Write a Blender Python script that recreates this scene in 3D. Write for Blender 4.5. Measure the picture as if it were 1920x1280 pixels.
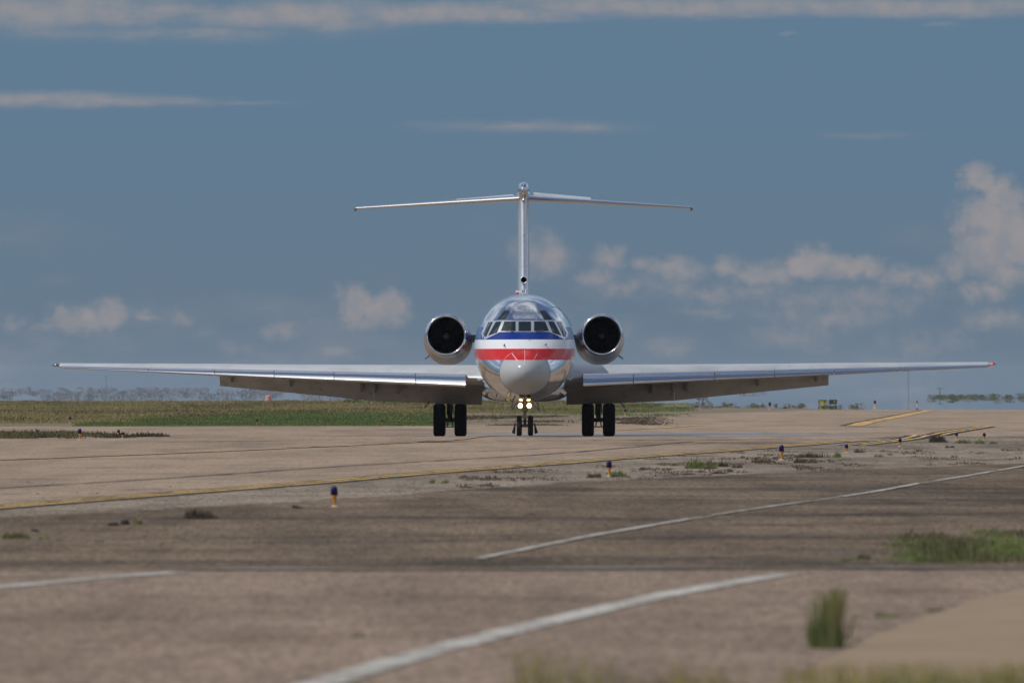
import bpy, math, random
from mathutils import Vector, noise as mnoise
random.seed(7)
R = math.radians
sc = bpy.context.scene
for o in list(bpy.data.objects):
    bpy.data.objects.remove(o)
col = sc.collection

# ------------------------------------------------------------------ camera
F_PX, HZ, CAM_H = 22900.0, 710.0, 2.0          # focal length in photo pixels, eye-level row, eye height
cd = bpy.data.cameras.new('camera'); cam = bpy.data.objects.new('camera', cd); col.objects.link(cam)
cam.location = (0, 0, CAM_H)
cam.rotation_mode = 'YXZ'
cam.rotation_euler = (R(90) + (HZ-640)/F_PX, 0, 0)
from mathutils import Matrix
cam.rotation_mode = 'XYZ'
cam.rotation_euler = (Matrix.Rotation(R(90)+(HZ-640)/F_PX, 4, 'X') @ Matrix.Rotation(R(0.07), 4, 'Z') if False else
                      (Matrix.Rotation(R(90)+(HZ-640)/F_PX, 4, 'X') @ Matrix.Rotation(R(-0.07), 4, 'Z'))).to_euler()
cd.sensor_width = 36; cd.lens = 36*F_PX/1920
cd.clip_start = 1; cd.clip_end = 60000
cd.dof.use_dof = True; cd.dof.focus_distance = 402; cd.dof.aperture_fstop = 5.8
sc.camera = cam

# ------------------------------------------------------------------ world
SUN_AZ, SUN_EL = 65.0, 48.0                      # degrees left of the direction plane -> camera, elevation
S = Vector((-math.sin(R(SUN_AZ))*math.cos(R(SUN_EL)), -math.cos(R(SUN_AZ))*math.cos(R(SUN_EL)), math.sin(R(SUN_EL))))
w = bpy.data.worlds.new('World'); sc.world = w; w.use_nodes = True
nt = w.node_tree; nt.nodes.clear()
class NT:
    def __init__(s, t): s.t = t
    def n(s, typ, **kw):
        nd = s.t.nodes.new(typ)
        for k, v in kw.items(): setattr(nd, k, v)
        return nd
    def put(s, sock, v):
        if hasattr(v, 'default_value') or hasattr(v, 'is_output'): s.t.links.new(v, sock)
        else: sock.default_value = v
    def m(s, op, a, b=0.0, c=0.0, clamp=False):
        nd = s.n('ShaderNodeMath', operation=op); nd.use_clamp = clamp
        for i, v in enumerate((a, b, c)): s.put(nd.inputs[i], v)
        return nd.outputs[0]
    def vm(s, op, a, b=(0,0,0), c=(0,0,0)):
        nd = s.n('ShaderNodeVectorMath', operation=op)
        for i, v in enumerate((a, b, c)): s.put(nd.inputs[i], v)
        return nd.outputs[1] if op in ('LENGTH', 'DOT_PRODUCT') else nd.outputs[0]
    def mix(s, f, a, b):
        nd = s.n('ShaderNodeMix', data_type='RGBA')
        s.put(nd.inputs[0], f); s.put(nd.inputs[6], a); s.put(nd.inputs[7], b)
        return nd.outputs[2]
    def comb3(s, v):
        nd = s.n('ShaderNodeCombineXYZ')
        for i in range(3): s.put(nd.inputs[i], v)
        return nd.outputs[0]
    def ramp(s, v, lo, hi, a=0.0, b=1.0):
        nd = s.n('ShaderNodeMapRange', interpolation_type='SMOOTHSTEP')
        for i, x in enumerate((v, lo, hi, a, b)): s.put(nd.inputs[i], x)
        return nd.outputs[0]
    def noise(s, v, scale, detail=4, rough=0.55, dist=0.0):
        nd = s.n('ShaderNodeTexNoise'); s.put(nd.inputs['Vector'], v)
        nd.inputs['Scale'].default_value = scale; nd.inputs['Detail'].default_value = detail
        nd.inputs['Roughness'].default_value = rough; nd.inputs['Distortion'].default_value = dist
        return nd
W = NT(nt)
tc = W.n('ShaderNodeTexCoord').outputs['Generated']
sep = W.n('ShaderNodeSeparateXYZ'); nt.links.new(tc, sep.inputs[0])
az = W.m('ARCTAN2', sep.outputs[0], sep.outputs[1])
el = W.m('ARCSINE', sep.outputs[2])
X = W.m('MULTIPLY', az, F_PX); E = W.m('MULTIPLY', el, F_PX)
comb = W.n('ShaderNodeCombineXYZ'); nt.links.new(X, comb.inputs[0]); nt.links.new(E, comb.inputs[1])
V = comb.outputs[0]
wn = W.noise(V, 0.012, 5, 0.6)
warp = W.vm('MULTIPLY', W.vm('SUBTRACT', wn.outputs['Color'], (0.5, 0.5, 0.5)), (95, 60, 0))
wn2 = W.noise(V, 0.05, 3, 0.6)
warp2 = W.vm('MULTIPLY', W.vm('SUBTRACT', wn2.outputs['Color'], (0.5, 0.5, 0.5)), (30, 24, 0))
hi_f = W.ramp(E, 370, 450, 1, .22)
wsum = W.vm('ADD', warp, warp2); wsc = W.n('ShaderNodeVectorMath', operation='SCALE'); nt.links.new(wsum, wsc.inputs[0]); nt.links.new(hi_f, wsc.inputs['Scale'])
VW = W.vm('ADD', V, wsc.outputs[0])
fv = W.n('ShaderNodeCombineXYZ'); nt.links.new(W.m('MULTIPLY', X, W.ramp(E, 370, 450, 1, .22)), fv.inputs[0]); nt.links.new(E, fv.inputs[1])
# cloud banks in the sky, each a direction (tenths of a milliradian from the taxiway axis, above eye level)
CL = [(150,602,80,34,1.05),(205,592,50,36,1.15),(95,608,60,14,.6),(270,590,40,16,.6),(345,602,40,22,.6),(385,625,40,22,.35),
      (525,618,62,26,.6),(662,570,44,44,1.4),(732,576,56,42,1.4),(690,600,75,28,.8),(635,658,55,24,.8),(440,655,60,30,.4),
      (120,690,100,20,.3),(300,680,60,14,.3),(20,600,40,26,.5),
      (1020,478,66,50,.9),(960,465,28,30,.4),(1138,485,40,28,.85),(1115,515,38,26,.7),(1262,505,66,30,.95),(1210,495,40,20,.5),
      (1430,512,90,28,1.0),(1520,494,74,34,1.25),(1595,503,84,30,1.05),(1610,485,30,14,.7),(1330,545,190,34,.45),(1560,560,200,40,.45),
      (1430,540,60,22,.55),(1740,528,44,34,.75),(1765,495,30,24,.5),
      (1832,335,42,30,1.4),(1872,362,48,36,1.3),(1850,405,66,54,1.3),(1895,440,70,70,1.25),(1845,475,72,56,1.15),(1900,380,50,40,1.1),(1790,500,60,36,.8),(1690,515,60,30,.7),(1650,560,150,34,.6),(1180,540,120,26,.5),(1370,505,50,22,.8),(1560,590,190,40,.5),(1810,430,30,40,.7),
      (1880,510,70,40,.9),(1850,548,60,26,.8),(1870,600,80,34,.6),(1330,585,90,18,.4),(1480,630,110,34,.6),(1250,650,90,26,.55),
      (1540,655,60,22,.4),(1700,650,90,40,.45),(1790,640,60,30,.45),(1700,690,120,24,.5),(1400,690,90,16,.3),(1160,620,60,30,.3),(1010,600,60,40,.2),
      (60,186,280,20,.85),(300,190,190,13,.6),(460,193,120,6,.45),(960,237,240,15,.55),(1110,240,130,14,.5),(1640,256,120,9,.4),
      (100,22,420,42,.9),(560,28,300,34,1.0),(820,26,360,24,1.0),(1250,12,420,28,1.0),(1720,14,420,24,1.0),(1765,46,44,7,.5),(1478,65,24,6,.5),(300,60,500,26,.4)]
acc = None
for cx, cy, rx, ry, a in CL:
    ex = cx-960; ey = HZ-cy
    p = W.vm('MULTIPLY_ADD', VW, (1/(rx*1.15), 1/(ry*1.15), 0), (-ex/(rx*1.15), -ey/(ry*1.15), 0))
    f = W.m('MULTIPLY_ADD', W.vm('LENGTH', p), -a, a)
    acc = f if acc is None else W.m('MAXIMUM', acc, f)
acc = W.m('MAXIMUM', acc, 0.0)
fine = W.noise(fv.outputs[0], 0.03, 6, 0.6)
cm = W.m('ADD', acc, W.m('MULTIPLY', W.m('SUBTRACT', fine.outputs[0], 0.5), W.ramp(acc, 0, .30, .10, 1.0)))
cm = W.ramp(cm, -0.04, 0.88)
cm = W.m('MULTIPLY', cm, W.ramp(W.noise(V, 0.016, 4, .6).outputs[0], .3, .7, .50, .84))
cm = W.m('MULTIPLY', cm, W.ramp(E, -10, 150, .55, 1.0))
# thin veil that keeps the low sky uneven everywhere round the horizon
veil = W.noise(W.vm('MULTIPLY', V, (0.4, 1, 1)), 0.006, 6, 0.6)
cm = W.m('MAXIMUM', cm, W.m('MULTIPLY', W.ramp(veil.outputs[0], 0.48, 0.78), W.ramp(E, 420, 60, 0, 0.36)))
sky = W.n('ShaderNodeTexSky', sky_type='NISHITA'); sky.sun_disc = False
sky.sun_elevation = R(SUN_EL); sky.sun_rotation = math.atan2(S.x, S.y)
sky.altitude = 1000; sky.air_density = 1.0; sky.dust_density = 0.15; sky.ozone_density = 3.0
STR = 0.10
def lin(c):
    return tuple(((v/255)/12.92 if v/255 <= .04045 else ((v/255+.055)/1.055)**2.4) for v in c)
def over(c, k=1.0): return tuple(v*k/STR for v in lin(c))+(1,)
bank = W.mix(W.ramp(E, 0, 620), over((101,120,138)), over((95,123,146)))
deg = W.m('MULTIPLY', el, 180/math.pi)
skyc = W.mix(W.ramp(deg, 1.5, 22), bank, sky.outputs[0])
skyc = W.mix(cm, skyc, over((156,150,150)))
# broken high cloud over the rest of the sky
pz = W.m('MAXIMUM', sep.outputs[2], 0.02); pz = W.m('ADD', pz, 0.12)
cv = W.n('ShaderNodeCombineXYZ'); nt.links.new(W.m('DIVIDE', sep.outputs[0], pz), cv.inputs[0]); nt.links.new(W.m('DIVIDE', sep.outputs[1], pz), cv.inputs[1])
hc = W.noise(cv.outputs[0], 1.6, 8, 0.6, 0.4)
hm = W.m('MULTIPLY', W.ramp(hc.outputs[0], 0.465, 0.60), W.ramp(deg, 2.5, 9))
skyc = W.mix(W.m('MULTIPLY', hm, 0.8), skyc, (9.0, 9.1, 9.3, 1))
bg = W.n('ShaderNodeBackground'); nt.links.new(skyc, bg.inputs[0]); bg.inputs[1].default_value = STR
wo = W.n('ShaderNodeOutputWorld'); nt.links.new(bg.outputs[0], wo.inputs[0])
w.cycles.sampling_method = 'MANUAL'; w.cycles.sample_map_resolution = 1024

sd = bpy.data.lights.new('sun', 'SUN'); sun = bpy.data.objects.new('sun', sd); col.objects.link(sun)
sd.energy = 2.9; sd.angle = R(0.53); sd.color = (1.0, 0.955, 0.88)
sun.rotation_euler = (-S).to_track_quat('-Z', 'Y').to_euler(); sun.location = (-50, 300, 80)
sc.view_settings.view_transform = 'Standard'; sc.view_settings.look = 'None'
sc.view_settings.exposure = 0; sc.view_settings.gamma = 1; sc.view_settings.use_curve_mapping = False
sc.render.engine = 'CYCLES'

# ------------------------------------------------------------------ materials
def mat(name, base=(.5,.5,.5), rough=.5, metal=0.0, spec=.5, var=None, streak=None, bump=None, emit=None, coat=0.0, aniso=None):
    m = bpy.data.materials.new(name); m.use_nodes = True
    t = m.node_tree; b = t.nodes['Principled BSDF']; N = NT(t)
    b.inputs['Base Color'].default_value = (*base, 1)
    b.inputs['Roughness'].default_value = rough; b.inputs['Metallic'].default_value = metal
    b.inputs['Specular IOR Level'].default_value = spec; b.inputs['Coat Weight'].default_value = coat
    co = t.nodes.new('ShaderNodeTexCoord').outputs['Object']
    if var:                                  # list of (scale, amount, second colour)
        c = (*base, 1)
        for sc_, lo, hi, c2 in var:
            nz = N.noise(co, sc_, 5, 0.6)
            c = N.mix(N.ramp(nz.outputs[0], lo, hi), c, (*c2, 1))
        for (sx, sy), lo, hi, k in (streak or []):
            nz = N.noise(N.vm('MULTIPLY', co, (sx, sy, 1)), 1.0, 5, 0.65)
            g = N.ramp(nz.outputs[0], lo, hi, 1.0, k)
            c = N.vm('MULTIPLY', c, N.vm('MULTIPLY', (1,1,1), N.comb3(g)))
        t.links.new(c, b.inputs['Base Color'])
    if bump:
        nz = N.noise(co, bump[0], 5, 0.6)
        bn = N.n('ShaderNodeBump'); bn.inputs['Strength'].default_value = bump[1]; bn.inputs['Distance'].default_value = bump[2]
        t.links.new(nz.outputs[0], bn.inputs['Height']); t.links.new(bn.outputs[0], b.inputs['Normal'])
    if emit:
        b.inputs['Emission Color'].default_value = (*emit[:3], 1); b.inputs['Emission Strength'].default_value = emit[3]
    return m
M = {}
M['alu'] = mat('polished_aluminium', (.62,.64,.68), .10, 1.0, var=[(1.3,.4,.7,(.55,.57,.61))], bump=(1.1,.25,.02))
M['alu_dull'] = mat('dull_aluminium', (.44,.44,.44), .36, 1.0, var=[(2.0,.35,.7,(.34,.34,.34))])
M['slat'] = mat('slat_metal', (.60,.62,.66), .30, 1.0, var=[(1.0,.4,.7,(.58,.60,.64))], bump=(2.0,.12,.02))
def two_lobe(m, rough2, f):
    t = m.node_tree; b = t.nodes['Principled BSDF']; g = t.nodes.new('ShaderNodeBsdfAnisotropic' if False else 'ShaderNodeBsdfGlossy'); g.inputs['Roughness'].default_value = rough2
    g.inputs['Color'].default_value = (.7,.71,.73,1); mx = t.nodes.new('ShaderNodeMixShader'); mx.inputs[0].default_value = f
    t.links.new(b.outputs[0], mx.inputs[1]); t.links.new(g.outputs[0], mx.inputs[2]); t.links.new(mx.outputs[0], t.nodes['Material Output'].inputs[0])
M['slat'].node_tree.nodes['Principled BSDF'].inputs['Roughness'].default_value = .12
two_lobe(M['slat'], .36, .22)
M['finm'] = mat('fin_metal', (.72,.73,.75), .27, .8, var=[(1.0,.4,.7,(.64,.65,.68))])
M['wing'] = mat('wing_grey_paint', (.44,.46,.46), .35, 0, var=[(.9,.4,.7,(.36,.38,.385)),(6,.6,.75,(.30,.30,.29))])
M['under'] = mat('wing_under_paint', (.68,.67,.64), .42, 0, var=[(1.2,.4,.7,(.56,.54,.51)),(4,.55,.75,(.40,.37,.34))])
M['tip'] = mat('red_lens', (.4,.02,.02), .1, emit=(1,.06,.04,2.5))
M['greenlens'] = mat('dark_lens', (.05,.06,.06), .1)
M['glass'] = mat('cockpit_glass', (.012,.02,.022), .04, 0, .6)
M['seal'] = mat('window_seal', (.03,.03,.03), .6)
M['frame'] = mat('window_frame_metal', (.78,.79,.80), .36, .9)
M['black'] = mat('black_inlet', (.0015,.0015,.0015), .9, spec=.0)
M['rubber'] = mat('tyre_rubber', (.012,.012,.013), .8, spec=.2, var=[(8,.4,.7,(.02,.019,.018))])
M['gear'] = mat('gear_grey_paint', (.09,.09,.09), .45, var=[(12,.4,.7,(.05,.045,.04))])
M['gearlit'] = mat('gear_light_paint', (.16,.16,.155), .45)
M['white'] = mat('white_fitting', (.7,.7,.7), .4)
M['red'] = mat('red_fitting', (.5,.03,.03), .4)
M['lamp'] = mat('landing_lamp_glow', (1,.9,.7), .3, emit=(1.0,.66,.33,6.0))
M['seam'] = mat('panel_seam', (.07,.07,.08), .6)
M['strip'] = mat('diverter_strip', (.85,.85,.85), .4)
def livery(name, below, metal_below, rough_below):
    m = bpy.data.materials.new(name); m.use_nodes = True
    t = m.node_tree; b = t.nodes['Principled BSDF']; N = NT(t)
    co = t.nodes.new('ShaderNodeTexCoord').outputs['Object']
    sp = N.n('ShaderNodeSeparateXYZ'); t.links.new(co, sp.inputs[0]); z = sp.outputs[2]
    def step(z0): return N.m('GREATER_THAN', z, z0)
    nz = N.noise(co, 1.3, 5, .6)
    silver = N.mix(N.ramp(nz.outputs[0], .4, .7), (.76,.77,.79,1), (.66,.68,.71,1))
    c = N.mix(step(2.615), below+(1,) if below else silver, (.50,.014,.010,1))
    c = N.mix(step(2.985), c, (.66,.67,.68,1))
    c = N.mix(step(3.285), c, (.008,.030,.19,1))
    c = N.mix(step(3.70), c, silver)
    t.links.new(c, b.inputs['Base Color'])
    paint = N.m('MULTIPLY', step(2.615), N.m('SUBTRACT', 1.0, step(3.70)))
    mt = N.m('SUBTRACT', 1.0, paint) if metal_below else step(3.70)
    t.links.new(mt, b.inputs['Metallic']); b.inputs['Specular IOR Level'].default_value = .28
    t.links.new(N.m('MULTIPLY_ADD', mt, .13-.16 if metal_below else .13-rough_below, .16 if metal_below else rough_below), b.inputs['Roughness'])
    bn = N.n('ShaderNodeBump'); bn.inputs['Strength'].default_value = .5; bn.inputs['Distance'].default_value = .025
    nb = N.noise(co, 1.7, 5, .6); t.links.new(nb.outputs[0], bn.inputs['Height']); t.links.new(bn.outputs[0], b.inputs['Normal'])
    return m
M['livery'] = livery('fuselage_livery', None, True, .1)
M['radome'] = livery('radome_paint', (.375,.385,.39), False, .20)

# ------------------------------------------------------------------ mesh helpers
def children(o): return [c for c in bpy.data.objects if c.parent == o]
def obj(name, vs, fs, m, parent=None, smooth=False, label=None):
    me = bpy.data.meshes.new(name); me.from_pydata([tuple(v) for v in vs], [], fs); me.update()
    if m: me.materials.append(m)
    if smooth:
        me.polygons.foreach_set('use_smooth', [True]*len(me.polygons))
        if smooth is not True: me.set_sharp_from_angle(angle=R(smooth))
    o = bpy.data.objects.new(name, me); col.objects.link(o)
    if parent: o.parent = parent
    if label: o['label'] = label
    return o
def thing(name, label, cat, loc=(0,0,0), rz=0, group=None):
    o = bpy.data.objects.new(name, None); col.objects.link(o); o.location = loc; o.rotation_euler = (0,0,rz)
    o['label'] = label; o['category'] = cat
    if group: o['group'] = group
    o.empty_display_size = .2
    return o
def tag(o, label, cat=None, group=None, kind=None):
    o['label'] = label
    if cat: o['category'] = cat
    if group: o['group'] = group
    if kind: o['kind'] = kind
    return o
def fixn(vs, fs):
    return vs, fs
def box(c, d):
    cx, cy, cz = c; x, y, z = d[0]/2, d[1]/2, d[2]/2
    vs = [(cx+i*x, cy+j*y, cz+k*z) for i in (-1,1) for j in (-1,1) for k in (-1,1)]
    fs = [(0,1,3,2),(4,6,7,5),(0,4,5,1),(2,3,7,6),(0,2,6,4),(1,5,7,3)]
    return vs, fs
def join(*parts):
    V_, F_ = [], []
    for vs, fs in parts:
        k = len(V_); V_ += list(vs); F_ += [tuple(i+k for i in f) for f in fs]
    return V_, F_
def loft(rings, cap0=False, cap1=False, closed=True):
    n = len(rings[0]); vs = [p for r in rings for p in r]; fs = []
    for i in range(len(rings)-1):
        for j in range(n if closed else n-1):
            a = i*n+j; b = i*n+(j+1) % n
            fs.append((a, b, b+n, a+n))
    if cap0: fs.append(tuple(range(n))[::-1])
    if cap1: fs.append(tuple(range((len(rings)-1)*n, len(rings)*n)))
    return vs, fs
def tube(pts, r, n=8, caps=True):
    pts = [Vector(p) for p in pts]; rings = []
    rs = r if isinstance(r, (list, tuple)) else [r]*len(pts)
    for i, p in enumerate(pts):
        d = (pts[min(i+1, len(pts)-1)]-pts[max(i-1, 0)]).normalized()
        a = d.orthogonal().normalized() if abs(d.z) > .9 else d.cross(Vector((0,0,1))).normalized()
        b = d.cross(a)
        rings.append([p+(a*math.cos(t)+b*math.sin(t))*rs[i] for t in [2*math.pi*k/n for k in range(n)]])
    return loft(rings, caps, caps)
def lathe_x(prof, c, n=32):     # prof: (x offset, radius), axis along x
    rings = [[(c[0]+x, c[1]+r*math.cos(2*math.pi*k/n), c[2]+r*math.sin(2*math.pi*k/n)) for k in range(n)] for x, r in prof]
    return loft(rings, True, True)
def mirror(part, sgn):
    if sgn > 0: return part
    vs, fs = part
    return [(-v[0], v[1], v[2]) for v in vs], [tuple(reversed(f)) for f in fs]
def interp(x, tab, k=1):
    if x <= tab[0][0]: return tab[0][k]
    for a, b in zip(tab, tab[1:]):
        if x <= b[0]: return a[k]+(b[k]-a[k])*(x-a[0])/(b[0]-a[0])
    return tab[-1][k]
def pchip(tab, k):
    xs = [t[0] for t in tab]; ys = [t[k] for t in tab]; n = len(xs)
    h = [xs[i+1]-xs[i] for i in range(n-1)]; d = [(ys[i+1]-ys[i])/h[i] for i in range(n-1)]
    m = [d[0]]+[0 if d[i-1]*d[i] <= 0 else 2*d[i-1]*d[i]/(d[i-1]+d[i]) for i in range(1, n-1)]+[d[-1]]
    def f(x):
        if x <= xs[0]: return ys[0]
        if x >= xs[-1]: return ys[-1]
        i = 0
        while x > xs[i+1]: i += 1
        t = (x-xs[i])/h[i]
        return (2*t**3-3*t*t+1)*ys[i]+(t**3-2*t*t+t)*h[i]*m[i]+(-2*t**3+3*t*t)*ys[i+1]+(t**3-t*t)*h[i]*m[i+1]
    return f

# ------------------------------------------------------------------ ground heights
HK = [(0,0),(340,0),(365,.02),(385,.08),(396,.125),(403,.13),(410,.085),(417,.03),(424,0),(60000,0)]
KN = [h[0] for h in HK[1:-1]]
def gz(y): return interp(y, HK)
def at(px, py):                       # point of the ground seen at a pixel of the photograph
    d = F_PX*CAM_H/(py-HZ)
    for _ in range(12): d = .5*d+.5*F_PX*(CAM_H-gz(d))/(py-HZ)
    return ((px-960)/F_PX*d, d, gz(d))
def rows(y0, y1, step=40, extra=()):
    ys = {y0, y1}
    y = y0
    while y < y1: ys.add(round(y, 3)); y += step
    ys |= {k for k in KN if y0 < k < y1}; ys |= {e for e in extra if y0 < e < y1}
    return sorted(ys)
def sheet(name, y0, y1, xl, xr, m, dz, kind='structure', extra=(), step=40, label=None):
    ys = rows(y0, y1, step, extra); vs = []
    for y in ys: vs += [(xl(y), y, gz(y)+dz), (xr(y), y, gz(y)+dz)]
    fs = [(2*i, 2*i+1, 2*i+3, 2*i+2) for i in range(len(ys)-1)]
    o = obj(name, vs, fs, m); o['kind'] = kind
    if label: o['label'] = label
    return o

M['earth'] = mat('dry_earth', (.21,.165,.12), .95, spec=.05, var=[(.05,.4,.65,(.16,.13,.085)),(.8,.5,.7,(.24,.20,.15))])
def pave(name, a, b, c, spec=.04, patch=None, dark=.62, g=1.0):
    a, b, c = [tuple(u*v for u, v in zip(q, (1.13,1.15,1.18))) for q in (a, b, c)]
    v = [(.03,.35,.65,b),(.22,.45,.7,c),(.9,.5,.66,tuple(x*.84 for x in b)),(2.5,.52,.72,tuple(x*dark for x in a)),(9,.55,.75,tuple(x*1.3 for x in a)),(5,.62,.74,tuple(x*.45 for x in a))]
    if patch: v.insert(2, patch)
    k = lambda q: 1-(1-q)*g
    return mat(name, a, .95, spec=spec, var=v, streak=[((9,.8),.40,.68,k(.55)),((26,1.6),.42,.62,k(.58)),((50,2.4),.50,.60,k(.62)),((.35,.30),.45,.70,k(.88)),((.9,.7),.58,.72,k(.80)),((.06,.06),.42,.62,k(.86)),((.45,.035),.42,.66,k(.70)),((.14,.015),.46,.60,k(.80)),((1.6,.12),.52,.70,k(.78)),((3,.10),.5,.7,k(.9)),((16,1.0),.58,.68,1+.45*g)])
M['pavefar'] = pave('worn_concrete', (0.394,0.288,0.201), (0.425,0.317,0.226), (0.337,0.244,0.168), dark=.8, g=.6)
M['asph'] = pave('dark_asphalt', (0.264,0.190,0.127), (0.302,0.221,0.151), (0.191,0.139,0.096), patch=(.07,.50,.62,(0.144,0.115,0.090)))
M['pavemid'] = pave('grey_shoulder', (0.396,0.314,0.233), (0.432,0.344,0.257), (0.324,0.257,0.189))
M['pavenear'] = pave('near_asphalt', (0.339,0.244,0.176), (0.372,0.272,0.199), (0.273,0.197,0.142), g=.75)
M['sand'] = mat('pale_sand', (.285,.215,.145), .95, spec=.03, var=[(.3,.4,.65,(.25,.185,.12)),(2,.5,.7,(.31,.235,.165)),(1.1,.60,.7,(.20,.16,.10))])
M['gravel'] = mat('crack_filler', (.25,.21,.178), .9, spec=.05, var=[(1.5,.4,.65,(.21,.19,.175)),(5,.5,.7,(.08,.07,.065))])
M['yellow'] = mat('yellow_line_paint', (.80,.53,.17), .85, spec=.05, var=[(1.2,.5,.68,(.58,.41,.17))], streak=[((1.5,.22),.50,.60,.60),((14,1.5),.5,.62,.65)])
M['orange'] = mat('faded_orange_paint', (.60,.385,.16), .85, spec=.05, var=[(.8,.5,.68,(.30,.22,.14))], streak=[((1.5,.15),.48,.60,.62),((12,1.0),.5,.62,.7)])
M['blackline'] = mat('black_line_paint', (.045,.042,.045), .8, spec=.05, var=[(1.5,.5,.68,(.14,.12,.105))])
M['whiteline'] = mat('white_line_paint', (.50,.48,.43), .85, spec=.05, var=[(.35,.44,.62,(.36,.33,.29)),(1.6,.5,.64,(.27,.235,.20)),(6,.55,.7,(.22,.19,.16))], streak=[((20,1.0),.45,.65,.75)])
M['mirage_sheet'] = mat('mirage_mirror', (.84,.82,.80), .004, 1.0)  # mirror-smooth surface that imitates a heat mirage
M['mirage_gloss'] = mat('glossy_mirage_pavement', (.24,.23,.22), .40, .2, var=[(.4,.4,.6,(.22,.19,.155))])  # gloss and tone imitate a mirage on dry pavement

inf = 4000.0
# earth field to about a kilometre, then an added mirror sheet imitating heat mirage
earth = sheet('ground', -80, 1150, lambda y: -900, lambda y: 900, M['earth'], -.03)
mirage_sheet = sheet('mirage_sheet', 700, 9000, lambda y: -9000, lambda y: 9000, M['mirage_sheet'], -.045, step=3000)
# cover the far right with the mirage sheet: the earth stops along this edge
def edge(pts):
    g = sorted([at(px, py)[:2] for px, py in pts], key=lambda p: p[1])
    return g
def xof(g):
    t = [(y, x) for x, y in g]
    def f(y):
        if y <= t[0][0]: i = 0
        elif y >= t[-1][0]: i = len(t)-2
        else:
            i = 0
            while y > t[i+1][0]: i += 1
        (y0, x0), (y1, x1) = t[i], t[i+1]
        return x0+(x1-x0)*(y-y0)/(y1-y0)
    return f, [p[1] for p in g]
bpy.data.objects.remove(earth)
e1, k1 = xof(edge([(1920,770),(1560,767),(1330,762),(1240,757),(1180,750.5)]))
earth = sheet('ground', -80, 1130, lambda y: -900, lambda y: (900 if y < 740 else min(900, max(e1(y), -900))), M['earth'], -.03, extra=[739.9,740.1]+k1)
# taxiway of worn concrete
lt, k2 = xof(edge([(-400,797.5),(720,795),(900,797),(1040,794),(1130,789),(1290,776),(1500,769.0),(1620,768)]))
tx = sheet('taxiway', 150, 790, lambda y: (-400 if y < 520 else lt(y)), lambda y: 400, M['pavefar'], -.022, extra=[519,521]+k2)
# shoulder strip between double yellow line and the dark asphalt
L1, k3 = xof(edge([(-700,1010),(0,966),(300,952),(600,936),(860,916),(1100,902),(1300,892),(1600,880),(1920,868),(2600,846)]))
dbl = [(-300,972),(0,947.5),(295,925),(590,903),(800,885),(1000,871),(1230,853),(1465,836),(1600,826),(1720,818),(1840,801)]
L2, k4 = xof(edge(dbl))
sh = sheet('taxiway_shoulder', 160, 400, lambda y: L2(y)+.2, lambda y: 300, M['pavemid'], -.016, extra=k4+k3)
ap = sheet('dark_apron', 126, 320, lambda y: L1(y)+.55*mnoise.noise(Vector((y*.12, 2, 0)))+.3*mnoise.noise(Vector((y*.6, 4, 0))), lambda y: 400, M['asph'], -.010, extra=k3, step=.8)
xs_ = [-300]+[-9+i*.12 for i in range(150)]+[300]
vs = []
for x in xs_: vs += [(x, -60, -.004), (x, 127.5+.9*mnoise.noise(Vector((x*.5, 1, 3)))+.6*mnoise.noise(Vector((x*2.2, 5, 3))), -.004)]
nr = obj('near_road', vs, [(2*i, 2*i+2, 2*i+3, 2*i+1) for i in range(len(xs_)-1)], M['pavenear']); nr['kind'] = 'structure'
# irregular gravelly joint where the two asphalts meet
vs, fs = [], []
n = 120
for i in range(n):
    x = -14+i*.36
    wd = (.2+2.6*max(0, mnoise.noise(Vector((x*.55, 3, 0)))+.12))*min(1, max(.1, (x+4.5)*.3))
    c = 128.9+1.6*mnoise.noise(Vector((x*.2, 7, 1)))
    vs += [(x, c-wd*.4, .002), (x, c+wd, .002)]
fs = [(2*i, 2*i+2, 2*i+3, 2*i+1) for i in range(n-1)]
o = obj('gravel_joint', vs, fs, M['gravel']); o['kind'] = 'structure'
# sand corner, lower right
se, k5 = xof(edge([(2600,1020),(1920,1103),(1850,1118),(1760,1146),(1640,1192),(1540,1240),(1450,1300),(1300,1420)]))
def xs_noise(f, a=.12, s=.35): return lambda y: f(y)+a*mnoise.noise(Vector((y*s, 5, 2)))
sheet('sand_verge', 40, 121, xs_noise(se), lambda y: 120, M['sand'], .001, step=1.0, extra=k5)

# painted lines
def line(name, pts, wid, m, dz, off=0.0, wob=.02, step=2.5, kind='structure'):
    g = edge(pts); f, ks = xof(g); y0, y1 = g[0][1], g[-1][1]
    ys = rows(y0, y1, step, ks); vs = []
    # smooth the polyline
    def fs_(y):
        h = 6.0
        return (f(max(y0, y-h))+f(y)*2+f(min(y1, y+h)))/4 if y0+h < y < y1-h else f(y)
    for y in ys:
        s = (fs_(y+1)-fs_(y-1))/2; k = math.sqrt(1+s*s)
        a = wob*mnoise.noise(Vector((y*.31, off*9, 1))); b = wob*mnoise.noise(Vector((y*.37, off*9, 8)))
        x = fs_(y)+off*k
        vs += [(x-wid/2*k+a, y, gz(y)+dz), (x+wid/2*k+b, y, gz(y)+dz)]
    fs = [(2*i, 2*i+1, 2*i+3, 2*i+2) for i in range(len(ys)-1)]
    o = obj(name, vs, fs, m); o['kind'] = kind
    return o
d1 = [p for p in dbl if p[0] <= 1600]
d2 = [(1600,834.5),(1715,821.5),(1770,812),(1800,807),(1845,800)]
for pts in (d1, d2):
    line('black_line_border', pts, 1.06, M['blackline'], -.008, 0, .09)
    line('yellow_line', pts, .15, M['yellow'], -.002, -.20, .04)
    line('yellow_line', pts, .15, M['yellow'], -.002, .20, .04)
cl = [(-200,868),(0,860),(320,848),(640,834),(850,824.5),(985,817.3)]
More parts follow.
